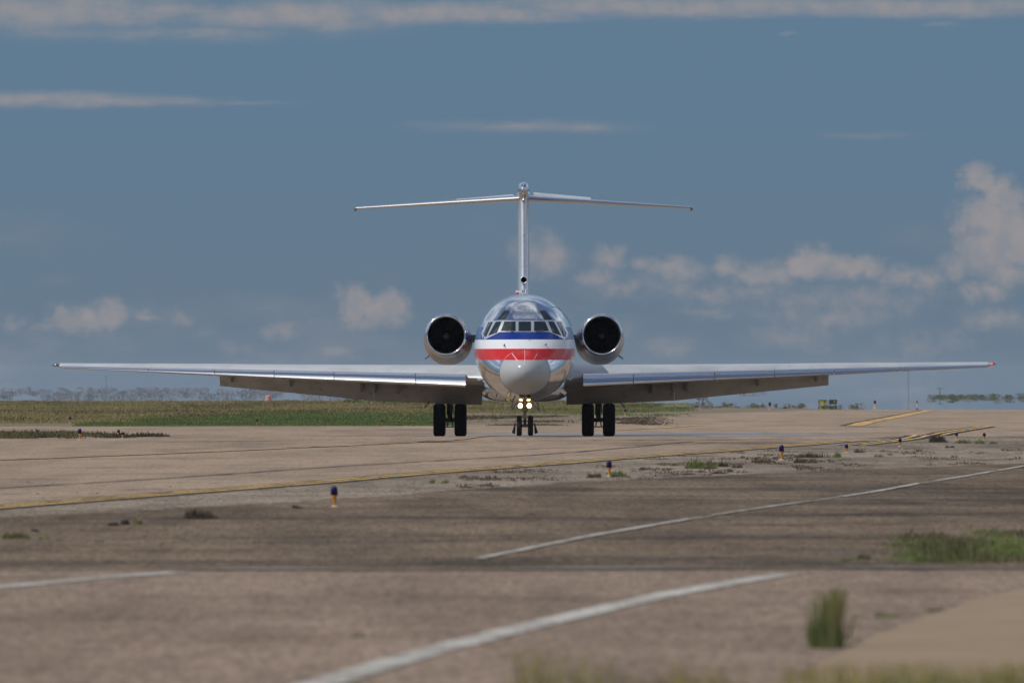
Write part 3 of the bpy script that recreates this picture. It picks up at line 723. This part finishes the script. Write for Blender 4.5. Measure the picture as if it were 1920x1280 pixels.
# ------------------------------------------------------------------ signs and far markers
M['sy'] = mat('sign_yellow', (.34,.29,.02), .5); M['sk'] = mat('sign_black', (.02,.03,.025), .5); M['pk'] = mat('faded_orange', (.62,.28,.20), .7)
M['pole'] = mat('weathered_pole', (.12,.12,.12), .7)
def sign(px, py, wpx, hpx, m, lab):
    p = at(px, py); k = p[1]/F_PX; wd, h = wpx*k, hpx*k
    t = thing('taxiway_sign', lab, 'sign', (p[0], p[1], -.045), R(6))
    obj('panel', *box((0,0,h*.58),(wd,.2,h*.84)), m, t)
    obj('frame', *join(box((0,0,h*1.03),(wd+.04,.24,.05)), box((-wd/2-.02,0,h*.58),(.04,.24,h*.84)), box((wd/2+.02,0,h*.58),(.04,.24,h*.84))), M['sk'], t)
    for s in (-1, 1): obj('leg', *box((s*wd*.35,0,h*.08),(.05,.05,h*.16)), M['pole'], t)
    return t
a = sign(1542.5, 759, 14, 9, M['sy'], 'yellow taxiway sign standing far off, left of the black one')
p = at(1542.5, 759); k = p[1]/F_PX
obj('dark_mark', *box((.12,-.104,.25),(.10,.008,.20)), M['sk'], a)
b = sign(1561.5, 758.5, 13, 9, M['sk'], 'black taxiway sign standing far off, right of the yellow one')
obj('yellow_mark', *box((.10,-.104,.25),(.07,.008,.16)), M['sy'], b)
p = at(507, 751.5); t = thing('orange_marker', 'faded orange marker drum standing beyond the tan grass at left', 'marker', (p[0], p[1]-10, -.02))
obj('drum', *lz([(.0,.26),(.5,.25),(.55,.2),(.58,.05)]), M['pk'], t, smooth=30)
def mast(px, ytop, d, lab, r=.09):
    r *= .7
    x = (px-960)/F_PX*d; h = CAM_H+(HZ-ytop)/F_PX*d
    t = thing('mast', lab, 'mast', (x, d, -.045))
    obj('pole', *tube([(0,0,0),(0,0,h)], [r, r*.7], 8), M['pole'], t)
    obj('crossarm', *box((0,0,h*.93),(r*9,r,r)), M['pole'], t)
mast(199, 702, 1700, 'thin far mast rising above the hazy bushes at left', .06)
mast(1703, 694, 1700, 'thin far mast rising right of the black sign under the wing tip', .07)
mast(1762, 727, 1400, 'short stout far post at the left end of the green shrubs, far right', .11)

# ------------------------------------------------------------------ plants
def leafmat(name, c1, c2, sc_=6):
    return mat(name, c1, .75, spec=.15, var=[(sc_,.4,.65,c2)])
M['green'] = leafmat('weed_green', (.13,.18,.048), (.20,.205,.08), 3)
M['vgreen'] = leafmat('grass_green', (.085,.130,.038), (.13,.165,.055), .06)
M['olive'] = leafmat('weed_olive', (.10,.095,.045), (.15,.125,.065), 5)
M['brown'] = leafmat('weed_brown', (.085,.06,.042), (.13,.095,.065), 5)
M['dark'] = leafmat('weed_dark', (.045,.042,.030), (.07,.062,.045), 5)
M['straw'] = leafmat('dry_grass', (.27,.215,.10), (.19,.17,.07), .12)
M['hazebush'] = leafmat('haze_tinted_bush', (.18,.20,.225), (.205,.22,.24), .5)  # distance haze painted into the leaf colour as a bluish tint
def blades(n, rx, ry, h, wd=.012, lean=.5, seed=0, x0=0, y0=0, z0=0, dome=True):
    rnd = random.Random(seed); vs, fs = [], []
    for _ in range(n):
        a = rnd.uniform(0, 2*math.pi); q = math.sqrt(rnd.random()); bx, by = rx*q*math.cos(a), ry*q*math.sin(a)
        hh = h*rnd.uniform(.45, 1.0)*((1-.6*q*q) if dome else 1)
        la = rnd.uniform(0, 2*math.pi); ll = hh*lean*rnd.random()
        dx, dy = ll*math.cos(la), ll*math.sin(la); w_ = wd*rnd.uniform(.6, 1.4); ta = rnd.uniform(0, math.pi); wx, wy = w_*math.cos(ta), w_*.5*math.sin(ta)
        k = len(vs)
        vs += [(x0+bx-wx, y0+by-wy, z0), (x0+bx+wx, y0+by+wy, z0), (x0+bx+dx*.4+wx*.9, y0+by+dy*.4, z0+hh*.6), (x0+bx+dx*.4-wx*.9, y0+by+dy*.4, z0+hh*.6), (x0+bx+dx, y0+by+dy, z0+hh)]
        fs += [(k, k+1, k+2, k+3), (k+3, k+2, k+4)]
    return vs, fs
def leaves(n, rx, ry, h, sz, seed):
    rnd = random.Random(seed); vs, fs = [], []
    for _ in range(n):
        a = rnd.uniform(0, 6.283); q = rnd.random()**.5; z = h*rnd.random()**.8
        s = math.sqrt(max(.05, 1-(z/h)**2*.8)); p = Vector((rx*q*s*math.cos(a), ry*q*s*math.sin(a), z))
        u = Vector((rnd.gauss(0,1), rnd.gauss(0,1), rnd.gauss(0,.6))).normalized()*sz*rnd.uniform(.6,1.3); v = u.cross(Vector((rnd.gauss(0,1), rnd.gauss(0,1), rnd.gauss(0,1)))).normalized()*sz*.6
        k = len(vs); vs += [p-u, p+v, p+u, p-v]; fs.append((k, k+1, k+2, k+3))
    return vs, fs
def weed(px, py, wpx, hpx, kinds, lab, seed, name='weed_clump', cat='weed', n=150, lean=.8, ry=None, group='weeds in the pavement cracks'):
    p = at(px, py); k = p[1]/F_PX; rx = wpx*k/2; h = hpx*k*(1.55 if py < 1100 else 1.25)
    t = thing(name, lab, cat, (p[0], p[1], p[2]-.02), group=group)
    rnd = random.Random(seed)
    for j, kd in enumerate(kinds):
        sub = []
        for c in range(6):
            ox = rnd.uniform(-.7, .7)*rx; oy = rnd.uniform(-.5, .5)*rx
            sub.append(blades(n//6, rx*.35, rx*.35, h*rnd.uniform(.6, 1.15), max(.006, .35*k), lean, seed*31+j*7+c, ox, oy))
        sub.append(blades(n//2, rx, rx*.8, h*.55, max(.006, .35*k), lean*1.3, seed*77+j))
        obj(['foliage', 'dry_stems'][j], *join(*sub), M[kd], t)
    for c in children(t): c['kind'] = 'stuff'
    return t
WD = [(377,970,68,20,['dark','brown'],'dark grey-brown weed clump lying left of the nearest taxiway light',200),
 (257,981,20,14,['straw'],'small straw-coloured tuft beside the dark rubble at left',80),
 (30,1007,62,12,['green','olive'],'flat green weed at the left edge of the picture',160),
 (82,1008,26,9,['green'],'small green weed just right of the flat weed at the left edge',70),
 (185,1014,18,6,['olive'],'tiny olive weed on the brown asphalt at left',40),
 (305,1018,18,7,['green'],'tiny green weed below the dark grey-brown clump',40),
 (562,951,34,9,['brown'],'low brown weed just left of the nearest taxiway light',60),
 (810,904,11,9,['green'],'small green tuft under the double yellow line, left of two',50),
 (834,904,15,10,['green'],'small green tuft under the double yellow line, right of two',60),
 (1113,894,30,9,['brown','olive'],'low brown weed left of the light right of the nose wheel',90),
 (1163,893,40,12,['green','olive'],'yellow-green weed right of the light right of the nose wheel',120),
 (1208,880,26,8,['brown'],'small brown weed between two taxiway lights right of the nose',60),
 (1315,877,66,18,['green','olive'],'broad green and olive weed left of the dark brown one on the shoulder',260),
 (1357,874,22,12,['dark'],'dark brown weed right against the broad green one on the shoulder',90),
 (1380,876,26,9,['brown'],'low brown weed right of the dark brown one on the shoulder',70),
 (1345,887,30,8,['brown'],'brown weed in front of the broad green one, nearer the camera',90),
 (1367,884,16,7,['brown'],'small round brown weed in front of the broad green one',50),
 (1290,889,26,6,['brown'],'flat brown weed below the left end of the broad green one',60),
 (1430,866,50,9,['brown','olive'],'long brown weed left of the light under the flap',120),
 (1510,867,50,10,['olive','brown'],'olive weed right of the light under the flap, in the front row',140),
 (1520,857,70,10,['brown','dark'],'dark brown weed right of the light under the flap, in the rear row',160),
 (1568,857,20,14,['green'],'upright green weed left of the half hidden taxiway light',90),
 (1612,848,24,9,['brown'],'brown weed right of the half hidden taxiway light',70),
 (1648,856,22,6,['brown'],'low brown weed in front of the gap between two lights, right',50),
 (1670,853,16,6,['straw'],'small yellow weed in the gap between two lights, right',50),
 (1720,846,26,6,['brown'],'low brown weed below the lone light at the far right',60),
 (1760,829,36,14,['dark','brown'],'dark rounded bush over the end of the double yellow line',220),
 (1780,839,18,6,['dark'],'small dark weed below the dark rounded bush',50),
 (1805,831,32,8,['green','olive'],'green weed between the two rightmost taxiway lights',120),
 (1836,832,26,9,['green'],'green weed at the foot of the rightmost taxiway light',100),
 (1862,832,16,8,['olive'],'olive weed right of the rightmost taxiway light',50),
 (1790,857,16,5,['brown'],'tiny brown weed between the shoulder and white line, far right',40),
 (670,1192,40,10,['green'],'small green weed on the near asphalt above the white line',70),
 (1660,1157,60,13,['olive','green'],'low olive weed between the tall grass tuft and the sand',120),
 (1745,1146,70,12,['olive'],'flat olive weed at the edge of the pale sand',100),
 (1585,1052,26,9,['green'],'small green weed far left of the big green grass patch',60),
 (1620,1047,34,11,['green','olive'],'green weed just left of the big green grass patch',90),
 (1210,795,22,8,['dark','green'],'dark green weed on bare earth right of the right main wheels',90)]
for i, (px, py, wp, hp, kd, lab, n) in enumerate(WD):
    weed(px, py, wp, hp, kd, lab, i+1, n=n)
M['tuft'] = leafmat('tuft_green', (.11,.135,.045), (.15,.165,.06), 4); M['fgs'] = leafmat('seed_heads', (.20,.19,.07), (.16,.155,.06), 4)
# tall grass tuft, foreground right
p = at(1550, 1214); t = thing('tall_grass_tuft', 'tall blurred green grass tuft standing alone in the right foreground', 'grass tuft', p)
def stalks(n, rx, h0, h1, lean, wd, seed, cx=0, lx0=0.0, taper=.7):
    rnd = random.Random(seed); V_, F_ = [], []
    for _ in range(n):
        x = rnd.gauss(cx, rx*.5); y = rnd.uniform(-rx, rx); h = rnd.uniform(h0, h1); lx = (x-cx)*lean+rnd.uniform(-.03, .03)+lx0*h; w_ = wd*rnd.uniform(.6, 1.3); k = len(V_)
        V_ += [(x-w_, y, 0), (x+w_, y, 0), (x+lx*.45+w_, y, h*.6), (x+lx*.45-w_, y, h*.6), (x+lx+w_*taper, y, h*.94), (x+lx-w_*taper, y, h*.94), (x+lx, y, h)]
        F_ += [(k, k+1, k+2, k+3), (k+3, k+2, k+4, k+5), (k+5, k+4, k+6)]
    return V_, F_
obj('blades', *join(stalks(85, .115, .07, .22, .3, .005, 5), stalks(50, .11, .18, .42, .1, .005, 6, -.01, .05), stalks(40, .11, .10, .16, .9, .006, 8, .04)), M['tuft'], t)['kind'] = 'stuff'
obj('seed_stems', *join(stalks(55, .11, .32, .47, .1, .005, 7, .01, .10)), M['fgs'], t)['kind'] = 'stuff'
M['rubble'] = mat('dark_rubber_scrap', (.035,.030,.026), .9, spec=.05)
# dark rubble
rnd = random.Random(3)
for px, py, wp, hp, lab in ((212,984,22,6,'flat dark lump of rubber left of the taller one at left'),(234,982,18,9,'taller dark lump beside the straw-coloured tuft at left'),(65,995,16,4,'small dark lump behind the flat green weed at the left edge')):
    p = at(px, py); k = p[1]/F_PX
    rings = [[((wp*k/2)*s*math.cos(a)*(1+.25*mnoise.noise(Vector((a, j, wp)))), (wp*k/2)*s*math.sin(a), z*hp*k) for a in [2*math.pi*i/12 for i in range(12)]] for j, (z, s) in enumerate(((0,1),(.5,.95),(.85,.7),(1,.3)))]
    o = obj('rubble_lump', *loft(rings, True, True), M['rubble'], smooth=50); o.location = p; tag(o, lab, 'debris')

def scatter(name, n, region, h, wd, m, lab, seed, nb=5, spread=.3, lean=.6, cat=None, vary=None, hmod=0):
    rnd = random.Random(seed); V_, F_ = [], []
    x0, y0, x1, y1 = region; i = 0; tries = 0
    while i < n and tries < n*8:
        tries += 1
        # uniform in pixels of rows so that density follows what is seen
        d = 1/(rnd.uniform(1/y1, 1/y0)); x = rnd.uniform(x0, x1)*d/F_PX
        if vary and not vary(x, d, rnd): continue
        hh = h*rnd.uniform(.5, 1.2)*(1 if not hmod else max(.25, .85+1.5*mnoise.noise(Vector((x*hmod, y*hmod*.3, 3)))))
        vs, fs = blades(nb, spread, spread, hh, wd, lean, rnd.random(), x, d, gz(d)-.03)
        k = len(V_); V_ += vs; F_ += [tuple(q+k for q in f) for f in fs]; i += 1
    o = obj(name, V_, F_, M[m]); tag(o, lab, cat, kind='stuff'); return o
def dist(px, py): return F_PX*CAM_H/(py-HZ)
nf = lambda x, y, s, o: mnoise.noise(Vector((x*s, y*s*.12, o)))
def Yg(x, y):
    px = x*F_PX/y
    return 560+215*max(0, min(1, (px+820)/330))+55*nf(x, y, .2, 5)
# far field: tan grass, then bright green in front of it
scatter('dry_grass', 26000, (-1100, 560, 240, 1130), .20, .028, 'straw', 'tan dry grass field beyond the pavement at left', 11, 5, .8, vary=lambda x, y, r: (y > Yg(x, y)-40 or r.random() < .03) and x*F_PX/y < 240-r.random()**2*330, cat='grass')
scatter('olive_grass', 6000, (-1100, 540, 260, 1120), .24, .03, 'olive', 'olive weeds mixed into the dry field at left', 12, 5, .8, vary=lambda x, y, r: nf(x, y, .12, 2) > .10 and y > Yg(x, y)-60, cat='grass')
scatter('green_grass', 30000, (-800, 528, -120, 830), .11, .025, 'vgreen', 'bright green grass strip beside the pavement under the left wing', 13, 5, .7, vary=lambda x, y, r: y < Yg(x, y), cat='grass')
scatter('green_grass', 3500, (-150, 560, 330, 1000), .15, .03, 'green', 'patchy green grass behind the nose wheels', 14, 5, .7, vary=lambda x, y, r: nf(x, y, .15, 9) > .0 and y > 640+r.random()*150, cat='grass')
scatter('brown_weeds', 2200, (-160, 530, 300, 700), .10, .03, 'brown', 'low brown weeds on bare earth behind the nose wheels', 15, 5, .5, vary=lambda x, y, r: nf(x, y, .2, 4) > .1 and r.random() < .6 and x*F_PX/y < 300-(y-530)*.0-r.random()*150, cat='weeds')
scatter('island_grass', 2200, (-1000, 394, -700, 440), .28, .018, 'olive', 'low olive grass on the island at the far left of the taxiway', 16, 6, .35, vary=lambda x, y, r: nf(x, y, .7, 1) > -.2 and (x*F_PX/y < -735-abs(y-412)*3), cat='grass')
scatter('island_weeds', 500, (-1000, 396, -650, 418), .22, .022, 'dark', 'dark weeds on the island at the far left of the taxiway', 17, 6, .25, vary=lambda x, y, r: nf(x, y, 1.1, 6) > .12, cat='weeds')
scatter('shoulder_weeds', 1700, (-100, 225, 960, 350), .095, .009, 'brown', 'tiny dry weeds scattered over the taxiway shoulder', 18, 7, .10, vary=lambda x, y, r: L2(y)+.9 < x < L1(y)-.2 and nf(x, y, .8, 3) > .10, cat='weeds', hmod=.8)
scatter('pavement_weeds', 400, (-960, 150, 100, 240), .05, .006, 'brown', 'tiny dry weeds scattered over the brown asphalt at left', 19, 7, .10, vary=lambda x, y, r: nf(x, y, .8, 3) > 0, cat='weeds')
# big grass patch right
def gp(x, y, r):
    px = x*F_PX/y+960; py = HZ+F_PX*CAM_H/y; e = 1665+25*mnoise.noise(Vector((y*.3, 1, 1)))
    return px > e+max(0, (1018-py)*3.2) and r.random() < min(1, (px-e)/90+.15)
scatter('grass_patch', 1500, (640, 132.8, 1300, 160), .125, .006, 'green', 'big green grass patch in the apron at the right edge', 20, 9, .18, vary=lambda x, y, r: gp(x, y, r) and nf(x, y, 1.0, 7) > -.10, cat='grass', hmod=1.1)
scatter('grass_patch_dry', 1100, (650, 133, 1300, 160), .12, .006, 'olive', 'dry olive stems within the big green grass patch', 21, 8, .2, vary=lambda x, y, r: gp(x, y, r) and nf(x, y, 1.3, 11) > .05, cat='grass', hmod=1.3)
scatter('patch_edge_grass', 130, (600, 132.8, 860, 158), .06, .006, 'green', 'sparse green sprouts left of the big green grass patch', 22, 8, .15, vary=lambda x, y, r: nf(x, y, 1.2, 4) > .1, cat='grass')
# out of focus grass heads at the bottom edge
def fg(name, x0, x1, ytop, n, m, lab, seed, d0=60, d1=72, rng=60):
    rnd = random.Random(seed); V_, F_ = [], []
    for _ in range(n):
        d = rnd.uniform(d0, d1); px = rnd.uniform(x0, x1); h = CAM_H-(ytop+rng*rnd.random()**1.3-HZ)/F_PX*d
        x = (px-960)/F_PX*d; lx = rnd.uniform(-.10, .10); wd = rnd.uniform(.002, .005); ly = rnd.uniform(-.1, .1); k = len(V_)
        V_ += [(x-wd, d, 0), (x+wd, d, 0), (x+lx*.4+wd, d+ly*.4, h*.6), (x+lx*.4-wd, d+ly*.4, h*.6), (x+lx+wd*.8, d+ly, h*.93), (x+lx-wd*.8, d+ly, h*.93), (x+lx*1.1, d+ly, h)]
        F_ += [(k, k+1, k+2, k+3), (k+3, k+2, k+4, k+5), (k+5, k+4, k+6)]
    o = obj(name, V_, F_, M[m]); tag(o, lab, 'grass', kind='stuff')
M['fgstraw'] = leafmat('yellow_grass', (.26,.22,.06), (.18,.17,.05), 5)
fg('foreground_grass', 1480, 2000, 1236, 420, 'fgstraw', 'blurred yellow-green grass along the bottom right edge', 31)
fg('foreground_grass', 1640, 2000, 1252, 260, 'green', 'blurred green grass in the bottom right corner', 32)
fg('foreground_grass', 960, 1130, 1205, 60, 'fgstraw', 'wispy blurred yellow grass at the bottom centre', 33)
fg('foreground_grass', 1240, 1360, 1225, 40, 'fgstraw', 'small blurred yellow grass wisp right of the bottom centre', 34)
fg('foreground_grass', 640, 700, 1262, 30, 'green', 'small blurred green grass at the lower end of the white line', 35)
fg('foreground_grass', 1000, 1480, 1256, 170, 'fgstraw', 'sparse blurred yellow grass along the bottom edge', 36)

# far bushes
def bush(px, d, wd, h, m, lab, seed, cat='bush', group=None, z=-.04, n=160):
    t = thing('bush', lab, cat, ((px-960)/F_PX*d, d, z), group=group)
    obj('foliage', *leaves(n, wd/2, wd/2, h, max(.10, wd*.05), seed), M[m], t)
    obj('stem', *tube([(0,0,0),(0,0,h*.5)], .04, 5), M['brown'], t)
for i, (px, d, wd, h, lab) in enumerate([(662,1000,1.8,.45,'low dark green bush at the left end of the row above the left flap'),(700,1010,2.4,.55,'rounded dark green bush, second from left in the row above the left flap'),
    (742,990,2.6,.6,'dark green bush in the middle right of the row under the left flap'),(778,1000,1.6,.45,'small dark green bush at the right end of the row left of the main wheels')]):
    bush(px, d, wd, h, 'green' if i % 2 else 'vgreen', lab, 40+i)
bush(1317, 900, 1.0, 1.0, 'hazebush', 'dark upright bush seen below the right flap tip', 51)
rnd = random.Random(8)
# haze-tinted scrub line far behind, one mass
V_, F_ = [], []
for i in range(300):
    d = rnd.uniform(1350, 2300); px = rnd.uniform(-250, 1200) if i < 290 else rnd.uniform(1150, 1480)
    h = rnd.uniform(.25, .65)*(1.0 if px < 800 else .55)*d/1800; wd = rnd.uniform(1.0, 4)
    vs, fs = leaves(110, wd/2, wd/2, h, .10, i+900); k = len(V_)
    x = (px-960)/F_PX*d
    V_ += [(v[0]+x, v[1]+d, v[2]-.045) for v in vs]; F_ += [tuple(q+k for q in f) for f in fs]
tag(obj('distant_scrub', V_, F_, M['hazebush']), 'haze-tinted scrub line on the horizon behind the wings', 'scrub', kind='stuff')
V_, F_ = [], []
for i in range(170):
    d = rnd.uniform(1150, 1400); px = 1745+555*rnd.random()**.8; h = rnd.uniform(.12, .50)*min(1, .45+(px-1745)/220); wd = rnd.uniform(.5, 1.8)
    vs, fs = leaves(80, wd/2, wd/2, h, .06, i+2900); k = len(V_); x = (px-960)/F_PX*d
    V_ += [(v[0]+x, v[1]+d, v[2]-.045) for v in vs]; F_ += [tuple(q+k for q in f) for f in fs]
tag(obj('green_scrub', V_, F_, leafmat('scrub_green', (.085,.10,.06), (.12,.125,.085), .6)), 'low green scrub beyond the pavement at the far right', 'scrub', kind='stuff')
V_, F_ = [], []
for i in range(70):
    d = rnd.uniform(800, 930); px = rnd.uniform(1150, 1630); h = rnd.uniform(.08, .28); wd = rnd.uniform(.3, 1.0)
    vs, fs = leaves(30, wd/2, wd/2, h, .06, i+4900); k = len(V_); x = (px-960)/F_PX*d
    V_ += [(v[0]+x, v[1]+d, v[2]-.045) for v in vs]; F_ += [tuple(q+k for q in f) for f in fs]
tag(obj('edge_weeds', V_, F_, M['olive']), 'ragged weeds along the far pavement edge under the right wing', 'weeds', kind='stuff')

# ------------------------------------------------------------------ haze
hm_ = bpy.data.materials.new('haze'); hm_.use_nodes = True
t = hm_.node_tree; t.nodes.clear(); pv = t.nodes.new('ShaderNodeVolumePrincipled'); ou = t.nodes.new('ShaderNodeOutputMaterial')
pv.inputs['Color'].default_value = (.80,.88,1,1); pv.inputs['Density'].default_value = .000028; pv.inputs['Anisotropy'].default_value = .0
t.links.new(pv.outputs[0], ou.inputs['Volume'])
hz = obj('haze', *box((0, 4750, 5.2), (20000, 9700, 13.0)), hm_)
hz['kind'] = 'stuff'; hz['label'] = 'thin pale air haze over the whole airfield'
